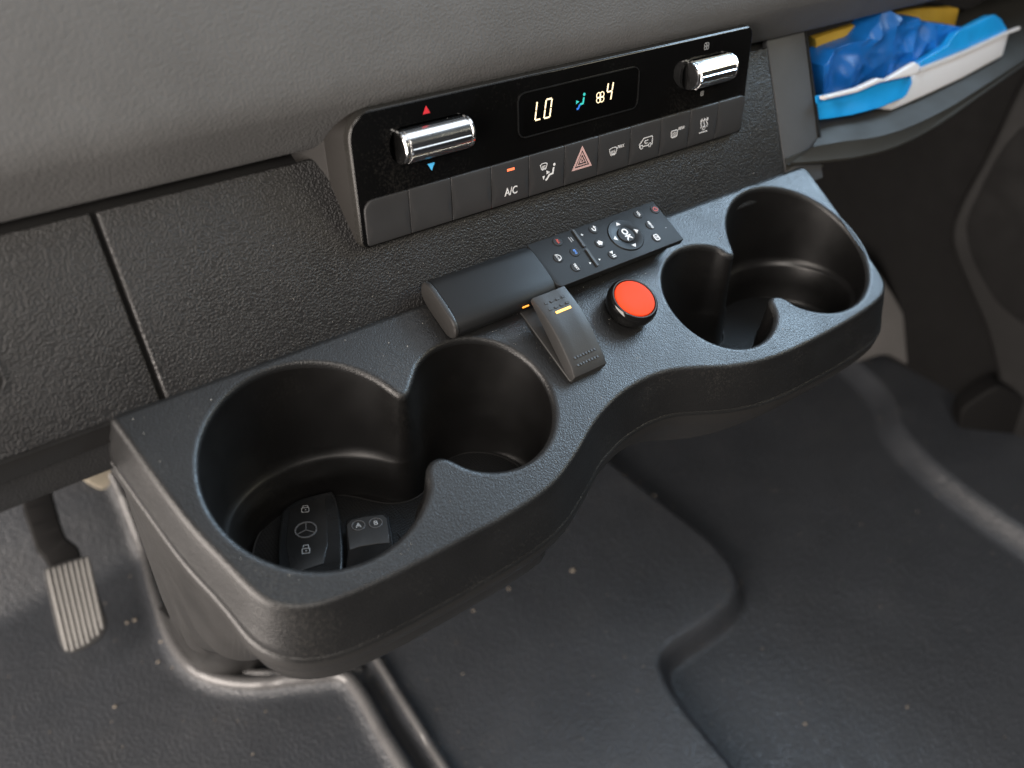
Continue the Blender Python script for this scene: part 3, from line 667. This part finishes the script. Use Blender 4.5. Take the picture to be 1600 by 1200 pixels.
okb = lathe(Fr((dpad[0], dpad[1], RZ), (1,0,0), (0,1,0)), [(4.9,0),(4.9,.5),(4.6,.75),(.01,.8)], 36, False).build('ok_button', M['rbtn'], rc)
textmb(RF_, 'OK', dpad[0], dpad[1], 5.0, RZ+.8, .08, -math.pi/2, 0, .035).build('letters', M['white'], okb, False)
mb = MB()
for a in (0, 90, 180, 270):
    ar = math.radians(a); c = (dpad[0]+7.6*math.cos(ar), dpad[1]+7.6*math.sin(ar)); t = np.array([(math.cos(ar), math.sin(ar)), (-math.sin(ar), math.cos(ar))])
    solid(RF_, [tuple(np.array(c)+t[0]*1.2), tuple(np.array(c)-t[0]*.8+t[1]*1.5), tuple(np.array(c)-t[0]*.8-t[1]*1.5)], RZ+.42, .1, mb)
mb.build('arrow_mark', M['white'], o, False)
btns = [((1090,215),'AV'),((1250,170),'pw'),((1205,320),'MENU'),((1265,440),'li'),((660,360),'bk'),((720,495),'hm'),((845,605),'pl'),((315,480),'PWR'),((320,635),'CAR'),((480,580),'bl'),((490,725),'TV')]
for pz, k in btns:
    c = rp(z2(pz)); b = lathe(Fr((c[0], c[1], RZ), (1,0,0), (0,1,0)), [(2.75,-.1),(2.75,.2),(2.5,.42),(.01,.5)], 24, False).build('key_button', M['rbtn'], rc)
    W1 = RZ+.5; mb = MB(); mt = M['white']; q = lambda pts: [(c[0]+y, c[1]-x) for x, y in pts]   # symbol turned with the remote
    if k == 'pw': stroke(RF_, [(c[0]+1.3*math.cos(a), c[1]+1.3*math.sin(a)) for a in np.linspace(.5, 5.8, 10)], .4, W1, .06, mb=mb); stroke(RF_, [(c[0]+.2, c[1]), (c[0]+1.7, c[1])], .4, W1, .06, mb=mb); mt = M['redp']
    elif k == 'bk': stroke(RF_, q([(-1.3,.9),(.4,.9),(1.3,.1),(.6,-.9),(-.8,-.9)]), .55, W1, .06, mb=mb); solid(RF_, q([(-.6,1.9),(-.6,-.1),(-1.9,.9)]), W1, .06, mb)
    elif k == 'hm': solid(RF_, q([(-1.8,0),(0,1.8),(1.8,0),(1.1,0),(1.1,-1.4),(-1.1,-1.4),(-1.1,0)]), W1, .06, mb)
    elif k == 'pl': solid(RF_, q([(-2,1.1),(-2,-1.1),(-.2,0)]), W1, .06, mb); stroke(RF_, q([(.5,1.1),(.5,-1.1)]), .5, W1, .06, mb=mb); stroke(RF_, q([(1.5,1.1),(1.5,-1.1)]), .5, W1, .06, mb=mb)
    elif k == 'li': stroke(RF_, rrect(c[0]-1.3, c[1]-1.7, c[0]+1.3, c[1]+1.7, .6, 3), .55, W1, .06, True, mb); stroke(RF_, q([(-.8,.5),(.8,.5)]), .4, W1, .06, mb=mb); stroke(RF_, q([(-.8,-.4),(.8,-.4)]), .4, W1, .06, mb=mb)
    elif k == 'CAR': stroke(RF_, [(c[0]-1.5+3.0*math.cos(a), c[1]+2.0*math.sin(a)) for a in np.linspace(-1.4, 1.4, 9)], .35, W1, .06, mb=mb); mb2 = textmb(RF_, 'MUTE', c[0]-.6, c[1], 1.4, W1, .06, -math.pi/2); mb.add(mb2.V, mb2.F)
    else:
        s = {'AV': 'VOL', 'MENU': 'MENU', 'PWR': 'ALL', 'bl': 'EPG', 'TV': 'TEXT'}[k]; mb = textmb(RF_, s, c[0], c[1], 1.75, W1, .06, -math.pi/2, 0, .03); mt = {'PWR': M['redp'], 'bl': M['bluep']}.get(k, M['white'])
    mb.build('symbol', mt, b, False)
a_, b_ = rp(z2((460,372))), rp(z2((700,715))); mid = (a_+b_)/2
mb = MB()
for s, e in ((a_, mid+(a_-mid)*.06), (mid-(a_-mid)*.06, b_)): stroke(RF_, [tuple(s), tuple(e)], 1.3, RZ-.05, .9, mb=mb)
mb.build('rocker_bar', M['remcap'], rc)
mb = MB(); c = rp(z2((550,412))); stroke(RF_, [(c[0]-.7, c[1]), (c[0]+.7, c[1])], .4, RZ, .06, mb=mb); stroke(RF_, [(c[0], c[1]-.7), (c[0], c[1]+.7)], .4, RZ, .06, mb=mb); mb.build('printed_mark', M['white'], rc, False)
for pz in ((630,683),(720,648)):
    c = rp(z2(pz)); solid(RF_, [(c[0]-.5, c[1]-.6), (c[0]-.5, c[1]+.6), (c[0]+.6, c[1])], RZ, .06).build('printed_mark', M['white'], rc, False)
c = rp(z2((1357,343))); solid(RF_, circ(c[0], c[1], .35, 8), RZ, .06).build('printed_mark', M['grey'], rc, False); c = rp(z2((445,455))); mb = MB()
stroke(RF_, [(c[0]-.7, c[1]-1.7), (c[0]-.7, c[1]+1.7)], .45, RZ, .06, mb=mb); stroke(RF_, [(c[0]+.6, c[1]-1.3), (c[0]+.6, c[1]+1.3)], .45, RZ, .06, mb=mb)
mb.build('printed_mark', M['grey'], rc, False)

# ------------------------------------------------------------------ ROCKER SWITCH
rs = thing('rocker_switch', 'dark grey rocker switch with a lit amber bar, in front of the remote control', 'switch', (-22,8,0))
SX = Fr((-22.2,0,0), (1,0,0), (0,1,0))
plate(SX, rrect(-10.9,-12.6,10.6,33,1.5,4), -.3, .9, .4).build('switch_frame', M['switch'], rs)
ys = np.linspace(29.0, -12.6, 15)
def stop(y):                                    # curved top seen from the side: high at the back, dips to the front
    t = (29-y)/41.6; return 14.2+3.4*math.sin(math.pi*min(1, t*1.02))*(1-.25*t)-8.6*t
rings = []
for y in ys:
    t = (29-y)/41.6; zt = stop(y); zb_ = 12.0-11.4*min(1, t*1.12); zb_ = max(.9, zb_)
    if t > .985: zt -= 1.2
    xs = 10.3; r_ = 1.0
    sec = [(-xs, zb_), (-xs, zt-r_), (-xs+.3*r_, zt-.3*r_), (-xs+r_, zt), (-4, zt-.25), (4, zt-.25), (xs-r_, zt), (xs-.3*r_, zt-.3*r_), (xs, zt-r_), (xs, zb_)]
    rings.append([(-22.2+a-.25*(14-zt)*0, y, z) for a, z in sec])
V, Fc = loft(rings, True, True, True); rk = MB().add(V, Fc).build('rocker', M['switch'], rs, angle=40)
def onstop(px):
    y = 20.
    for _ in range(12): p = onz(px, stop(y)); y = p[1]
    return p
a_, b_ = onstop((866,489)), onstop((895,479)); am = (a_+b_)/2
solid(SX, [(am[0]+22.2-4.6, am[1]-.6), (am[0]+22.2+4.6, am[1]-.6), (am[0]+22.2+4.6, am[1]+.7), (am[0]+22.2-4.6, am[1]+.7)], stop(am[1])-.2, .25).build('amber_bar', M['amber'], rs, False)
for y, k in ((am[1]+6.5, 4), (am[1]+2.8, 4), (am[1]-22.5, 8), (am[1]-26, 8)):
    for i in range(k):
        x = -7+14*(i+.5)/k; sx_ = 1.0 if k == 4 else .5; solid(SX, rrect(x-sx_, y-.6, x+sx_, y+.6, .2, 2), stop(y)-.6, .75).build('raised_dot', M['switch'], rk)
solid(SX, rrect(-14.5, 28.2, -10.6, 28.9, .3, 2), 9.2, .5).build('glow_edge', M['orangeg'], rs, False)

# ------------------------------------------------------------------ RED PUSH BUTTON
pb = thing('push_button', 'round red push button in a glossy black ring, beside the right cup wells', 'button', (20.5,9.5,0))
PBF = Fr((22.2,10.2,0), (1,0,0), (0,1,0))
lathe(PBF, [(11.0,-.3),(11.8,1.2),(13.0,3.4),(13.5,6),(13.4,8.2),(12.8,9.7),(12.0,10.4),(11.4,10.4),(11.1,9.6),(11.0,7)], 64, False).build('button_ring', M['ring'], pb)
lathe(PBF, [(10.9,7),(10.9,10.1),(10.6,10.6),(10.0,10.8),(6,10.95),(.01,11.0)], 56, False).build('button_cap', M['redcap'], pb)

# ------------------------------------------------------------------ KEYS in the left well
KH = -50.
kf = Fr(U*KH, (1,0,0), np.cross(U, (1,0,0)))
def kp_(px, w_=0.): return tuple(kf.hit(px, w_))
def kang(px):                                   # how far the key is turned in its well
    a, b = kf.hit((px[0], px[1]+10), 4), kf.hit((px[0], px[1]-10), 4); return math.atan2(b[1]-a[1], b[0]-a[0])-math.pi/2
KA = kang((478,828))
def kr(c, x, y, a=None):
    a = KA if a is None else a; return (c[0]+x*math.cos(a)-y*math.sin(a), c[1]+x*math.sin(a)+y*math.cos(a))
ck = thing('car_key', 'black car key fob with a star emblem, lying in the big left cup well', 'key', tuple(U*-61+np.array([-160,-5,0])))
o_ = [kp_(p, 4) for p in ((446,792),(470,778),(512,767),(521,769),(527,782),(533,815),(536,850),(536,890),(530,925),(500,945),(455,940),(438,905),(434,850),(438,805))]
o_ = ccw(resample(catmull(o_, 5), 1.2)); plate(kf, o_, -4.6, 4, 1.6).build('key_shell', M['key'], ck)
i_ = [kp_(p, 4.3) for p in ((452,797),(474,785),(508,777),(511,812),(512,850),(505,880),(455,897),(447,850))]; fcp = plate(kf, ccw(np.array(i_)), 3.6, 4.3, .25).build('key_face', M['keyface'], ck)
c = kp_((478,828), 4.4); mb = stroke(kf, circ(c[0], c[1], 4.6, 32), .55, 4.3, .4, True)
for a in (90, 210, 330): stroke(kf, [tuple(c), kr(c, 4.5*math.cos(math.radians(a)), 4.5*math.sin(math.radians(a)))], .4, 4.3, .3, mb=mb)
mb.build('emblem', M['bead'], ck)
mb = MB()
for px, op in (((477,796), 0), ((478,860), 1)):
    c = kp_(px, 4.4); stroke(kf, [kr(c, x, y) for x, y in rrect(-1.6, -1.6, 1.6, 1.2, .4, 2)], .3, 4.3, .08, True, mb); stroke(kf, [kr(c, x, y) for x, y in ((-1.2, 1.2+op*.8), (-1.0, 2.5+op*.6), (1.0, 2.5+op*.6), (1.2, 1.2))], .3, 4.3, .08, mb=mb); solid(kf, circ(c[0], c[1]-.2, .35, 8), 4.3, .08, mb)
mb.build('lock_symbol', M['grey'], fcp, False)
gr = thing('gate_remote', 'small grey two button gate remote marked A and B, next to the car key', 'remote control', tuple(U*-61+np.array([-135,-15,0])))
o_ = [kp_(p, 3) for p in ((540,818),(548,810),(570,804),(598,801),(607,806),(611,822),(617,860),(618,890),(545,898),(542,860))]; o_ = ccw(resample(catmull(o_, 4), 1.0)); plate(kf, o_, -4.6, 3, 1.0).build('remote_case', M['key'], gr)
i_ = [kp_(p, 3.4) for p in ((542,820),(549,812),(570,807),(597,804),(604,809),(607,830),(609,848),(590,849),(565,853),(546,859))]; fp = plate(kf, ccw(np.array(i_)), 2.4, 3.4, .3).build('face_plate', M['fob'], gr)
for px, s in (((560,821), 'A'), ((587,817), 'B')):
    c = kp_(px, 3.5); b = stroke(kf, circ(c[0], c[1], 2.9, 28), .4, 3.35, .35, True).build('round_button', M['bead'], gr); textmb(kf, s, c[0], c[1], 3.8, 3.4, .12, kang((572,820))+.1, 0, .01).build('letter', M['grey'], b, False)

# ------------------------------------------------------------------ ACCELERATOR PEDAL
pdn = np.array([.05, -.62, .78]); pdn = pdn/np.linalg.norm(pdn)
pc = onh((118,945), -400.); N_t = np.array([pdn[0], pdn[1]*ca+pdn[2]*sa, -pdn[1]*sa+pdn[2]*ca])
up_t = U-N_t*(U@N_t); PF = Fr(pc, np.cross(up_t, N_t), up_t)
ap = thing('accelerator_pedal', 'ribbed grey accelerator pedal hanging on a dark bent arm over the driver floor', 'pedal', tuple(pc))
pp_ = [PF.hit(z2(p, (0,720,260,918)), 0) for p in ((240,600),(285,580),(380,548),(485,520),(500,570),(540,720),(590,870),(588,925),(560,975),(480,1030),(400,1058),(360,1050),(335,1010),(290,840))]
po = ccw(resample(np.array(pp_), 1.5)); plate(PF, smoothp(po, 2), -9, -1.5, 1.5).build('pedal_pad', M['groove'], ap)
a0, a1 = PF.hit(z2((265,600),(0,720,260,918))), PF.hit(z2((485,530),(0,720,260,918))); b0, b1 = PF.hit(z2((370,1045),(0,720,260,918))), PF.hit(z2((575,945),(0,720,260,918)))
mb = MB()
for k in range(8):
    t = k/7*.97+.01; s_, e_ = a0+(a1-a0)*t, b0+(b1-b0)*t
    if k in (1,2,3,4): e_ = e_+(e_-s_)*.035
    if k == 7: e_ = e_-(e_-s_)*.05
    tb = tube([PF.p(*(s_+(e_-s_)*u), -1.2-1.0*abs(u-.5)*2) for u in np.linspace(0, 1, 8)], [1.5]+[2.1]*6+[1.7], 10); mb.add(tb.V, tb.F)
mb.build('tread_rib', M['pedal'], ap)
ar = [PF.hit(z2(p, (0,720,260,918)), 0) for p in ((130,270),(175,400),(200,480),(245,530),(285,600),(450,560),(448,500),(425,460),(365,415),(330,320),(296,190),(270,80),(200,-60),(90,-60),(100,120))]
plate(PF, ccw(resample(np.array(ar), 3)), -22, -7, 2.5).build('pedal_arm', M['dark'], ap)

# ------------------------------------------------------------------ foam bit and far right: door, sill trim, kick panel
fo_ = Fr(onh((172,765), -250.), (1,0,0), U)
def worldplate(name, pxs, P0w, Nw, th, mat, parent, bev=4, step=12):
    """outline measured on a real vertical/slanted plane (world mm), extruded by th"""
    P0 = TI(np.array(P0w)*.001); N = np.array([Nw[0], Nw[1]*ca+Nw[2]*sa, -Nw[1]*sa+Nw[2]*ca]); N = N/np.linalg.norm(N)
    up = U-N*(U@N); f = Fr(P0, np.cross(up, N), up)
    pts = ccw(resample(np.array([f.hit(p) for p in pxs]), step)); return plate(f, smoothp(pts, 2), -th, 0, bev).build(name, mat, parent)
o = worldplate('foam_block', [(130,700),(230,700),(230,790),(187,788),(165,770),(120,752)], (-200,540,-250), (0,-1,.2), 60, M['beige'], None, 5)
o['label'] = 'beige foam edge showing between the pedal arm and the console'; o['category'] = 'foam'
dr = thing('passenger_door', 'dark passenger door trim panel at the far right', 'door', (850,100,-200))
worldplate('trim_panel', [(1640,60),(1590,130),(1540,240),(1490,330),(1478,372),(1500,430),(1540,520),(1558,600),(1565,680),(1640,790),(1900,900),(1900,0)], (760,200,0), (-1,-.25,.05), 30, M['door'], dr, 8, 14)
worldplate('trim_recess_shade', [(1700,180),(1600,190),(1560,240),(1505,350),(1520,410),(1560,480),(1620,520),(1800,540),(1800,200)], (757,200,0), (-1,-.25,.05), 4, M['dark'], dr, 1.5, 14)  # flat plate over the trim; the inset's shade is put in its dark colour
MB().add([(.80,-1.2,-.7),(.80,.7,-.7),(.80,.7,.42),(.80,-1.2,.42),(.84,-1.2,-.7),(.84,.7,-.7),(.84,.7,.42),(.84,-1.2,.42)], [(0,1,2,3),(7,6,5,4),(0,3,7,4),(1,5,6,2),(3,2,6,7),(0,4,5,1)]).build('door_shell', M['dark'], dr, False, True)
kk = worldplate('kick_panel', [(1330,390),(1370,420),(1402,470),(1432,530),(1462,578),(1446,586),(1385,552),(1330,570)], (690,330,-300), (-.6,-.8,.35), 15, M['carpet'], None, 3, 8)
kk['label'] = 'brownish carpet kick panel right of the tray end, lit from above'; kk['category'] = 'carpet panel'
bx = worldplate('hollow_shade', [(1500,640),(1560,600),(1640,640),(1700,780),(1600,760),(1545,720),(1498,690)], (760,60,-300), (-.7,-.7,.1), 30, M['dark'], None, 4, 8)  # dark plate put in for a hollow, the shade is in its colour
bx['label'] = 'dark plate painting the shade of a hollow at the foot of the passenger door'; bx['category'] = 'dark plate'

# ------------------------------------------------------------------ packs on the shelf
def crumple(f, pts, h, mat, name, parent, amp=5, grid=5, th=1.5):
    o = ccw(resample(np.array(pts), 4)); ph_ = rng.uniform(0, 6, 6)
    sd = rng.uniform(0, 50)
    def wfn(u, v):
        r1 = 1-2.6*abs(noise.noise(Vector((u*.03+sd, v*.045, 1)))); r2 = 1-2.6*abs(noise.noise(Vector((u*.065, v*.085+sd, 5)))); r3 = 1-2.6*abs(noise.noise(Vector((u*.24, v*.26, 9+sd))))
        return h*math.sin(u*.06+ph_[0])*math.cos(v*.08+ph_[1])+amp*(1.0*r1+.3*r2)
    return plate(f, o, -th-amp*2-h, 0, .6, wfn, grid).build(name, mat, parent, angle=28)
def bfr(x, y, z, tl): return Fr((x, y, z), (1, 0, 0), (0, math.cos(math.radians(tl)), math.sin(math.radians(tl))))
f1 = bfr(260, 78, 12, 52)
def fp_(f, L): return [tuple(f.hit(p)) for p in L]
b1_ = thing('wipe_pack', 'crumpled dark blue foil pack lying on the dashboard shelf', 'packet', (270,80,8))
fA = bfr(265, 100, 22, 62); crumple(fA, fp_(fA, [(1276,100),(1300,78),(1345,62),(1365,38),(1388,12),(1400,28),(1412,35),(1425,25),(1450,35),(1492,40),(1488,55),(1470,75),(1440,100),(1420,115),(1370,130),(1290,160),(1275,150)]), 2, M['packblue'], 'foil_wrap', b1_, 6, 1.8)
b2_ = thing('blister_pack', 'light blue blister pack with white rim, leftmost on the shelf', 'blister pack', (260,70,6))
fB = bfr(262, 69, 10, 48); crumple(fB, fp_(fB, [(1277,150),(1330,142),(1425,118),(1428,128),(1412,152),(1375,168),(1330,180),(1278,188)]), 1.5, M['packlight'], 'card_top', b2_, 1.2, 4)
plate(fB, ccw(resample(np.array(fp_(fB, [(1277,150),(1330,137),(1362,122),(1375,124),(1420,97),(1428,103),(1424,117),(1365,130),(1330,145),(1278,157)])), 2)), 1.5, 5, 1.2).build('white_rim', M['packwhite'], b2_)
b3_ = thing('food_tray', 'white plastic tray with a bright blue lid, leaning along the right of the shelf', 'tray', (380,80,6))
fC = bfr(380, 76, 10, 50); crumple(fC, fp_(fC, [(1415,108),(1440,95),(1480,70),(1495,50),(1550,22),(1562,30),(1572,48),(1500,80),(1440,106)]), 1.5, M['packlight'], 'blue_lid', b3_, 1.0, 4)
plate(fC, ccw(resample(np.array(fp_(fC, [(1372,170),(1400,150),(1418,122),(1432,108),(1500,82),(1568,48),(1572,52),(1562,88),(1500,122),(1440,150),(1390,172)])), 3)), -3, 2.5, 1.5).build('tray_side', M['packwhite'], b3_)
stroke(fC, resample(np.array(fp_(fC, [(1430,109),(1500,82),(1570,50),(1586,44)])), 4, False), 2.2, 1.5, 2.4).build('tray_rim', M['packwhite'], b3_)
yp = thing('paper_sheet', 'yellow paper folded behind the blue packs on the shelf', 'paper', (280,130,20))
fD = bfr(280, 118, 30, 68); crumple(fD, fp_(fD, [(1272,60),(1330,42),(1400,18),(1430,14),(1496,12),(1490,42),(1440,45),(1380,60),(1300,80),(1276,92)]), 1, M['yellow'], 'folded_sheet', yp, 1, 6)

# ------------------------------------------------------------------ crumbs on the floor, dust on the tray and dashboard
for i, (px, r, lab) in enumerate([((895,892), 3.2, 'largest tan crumb, on the floor right of the tray front'), ((795,921), 2.0, 'small tan crumb on the floor just below the tray front edge'), ((740,955), 1.8, 'pale crumb on the floor under the tray front, nearest the ribbed seam'), ((199,974), 2.0, 'tan crumb on the driver floor right of the pedal'), ((212,970), 2.2, 'round pale crumb beside the tan one, right of the pedal'), ((269,972), 2.2, 'crumb on the floor nearest the console foot'), ((253,1005), 2.2, 'brown crumb below the console side'), ((248,1035), 1.8, 'faint crumb on the driver floor left of the metal looking bead'), ((180,1105), 2.0, 'lone pale crumb low on the driver floor'), ((1268,1107), 2.2, 'lone crumb on the passenger floor')]):
    c = wf_(px); z = fz(*c); mb = MB(); n = 8; rings = []
    for k in range(5):
        a = -math.pi/2+math.pi*k/4; rings.append([((c[0]+r*.95*math.cos(a)*math.cos(6.283*j/n)*(1+.3*rng.uniform(-1, 1)))*.001, (c[1]+r*.75*math.cos(a)*math.sin(6.283*j/n)*(1+.3*rng.uniform(-1, 1)))*.001, (z+r*.35+r*.4*math.sin(a))*.001) for j in range(n)])
    V, Fc = loft(rings, True, True, True); o = mesh('crumb', V, Fc, M['crumb'], None, True, True); o['label'] = lab; o['category'] = 'crumb'; o['group'] = 'crumbs on the floor'
mb = MB()
def speck(f, u, v, w_, r):
    k = int(rng.integers(3, 6)); a0_ = rng.uniform(0, 6); P_ = [(u+r*rng.uniform(.5, 1.2)*math.cos(a0_+6.283*j/k), v+r*rng.uniform(.5, 1.2)*math.sin(a0_+6.283*j/k)) for j in range(k)]
    base_ = [f.p(a, b, w_) for a, b in P_]; top_ = [f.p(u+(a-u)*.6, v+(b-v)*.6, w_+r*.5) for a, b in P_]; V, Fc = loft([base_, top_], True, True, True); mb.add(V, Fc)
n = 0
while n < 420:
    x, y = rng.uniform(-218, 205), rng.uniform(-52, 54)
    if rng.random() < .45: x, y = rng.normal(-5, 45), rng.uniform(0, 54)
    if not inpoly(top_o, x, y) or inpoly(hr0[0], x, y) or inpoly(hr0[1], x, y): continue
    speck(RF_, x, y, .0, abs(rng.normal(.09, .07))+.05); n += 1
for _ in range(120): speck(D, rng.uniform(-190, 190), rng.uniform(0, 45), .02, abs(rng.normal(.08, .05))+.05)
o = mb.build('dust', M['dust'], None, False); o['kind'] = 'stuff'; o['label'] = 'pale dust and lint specks scattered on the tray and dashboard'; o['category'] = 'dust'

# fine grit on the floor, thicker along the beads and corners
mb = MB(); n = 0
while n < 520:
    if rng.random() < .45: C = GRITC[int(rng.integers(4))]; q = C[int(rng.integers(len(C)))]; x, y = q[0]+rng.normal(0, 22), q[1]+rng.normal(0, 22)
    else: x, y = rng.uniform(-330, 600), rng.uniform(-260, 420)
    z = fz(x, y)+.25; r = abs(rng.normal(.25, .28))+.18; c = TI((x*.001, y*.001, z*.001)); f = Fr(c, (1, 0, 0), np.cross(U, (1, 0, 0))); a = rng.uniform(0, 3)
    k = 5; P_ = [(r*rng.uniform(.5, 1.2)*(1+.8*abs(math.cos(a)))*math.cos(6.283*j/k), r*rng.uniform(.5, 1.1)*math.sin(6.283*j/k)) for j in range(k)]
    V, Fc = loft([[f.p(u, v, -.3) for u, v in P_], [f.p(u*.6, v*.6, r*.5) for u, v in P_]], True, True, True); mb.add(V, Fc); n += 1
o = mb.build('grit', M['crumb'], None, False); o['kind'] = 'stuff'; o['label'] = 'fine grit and lint scattered over the floor liner'; o['category'] = 'grit'
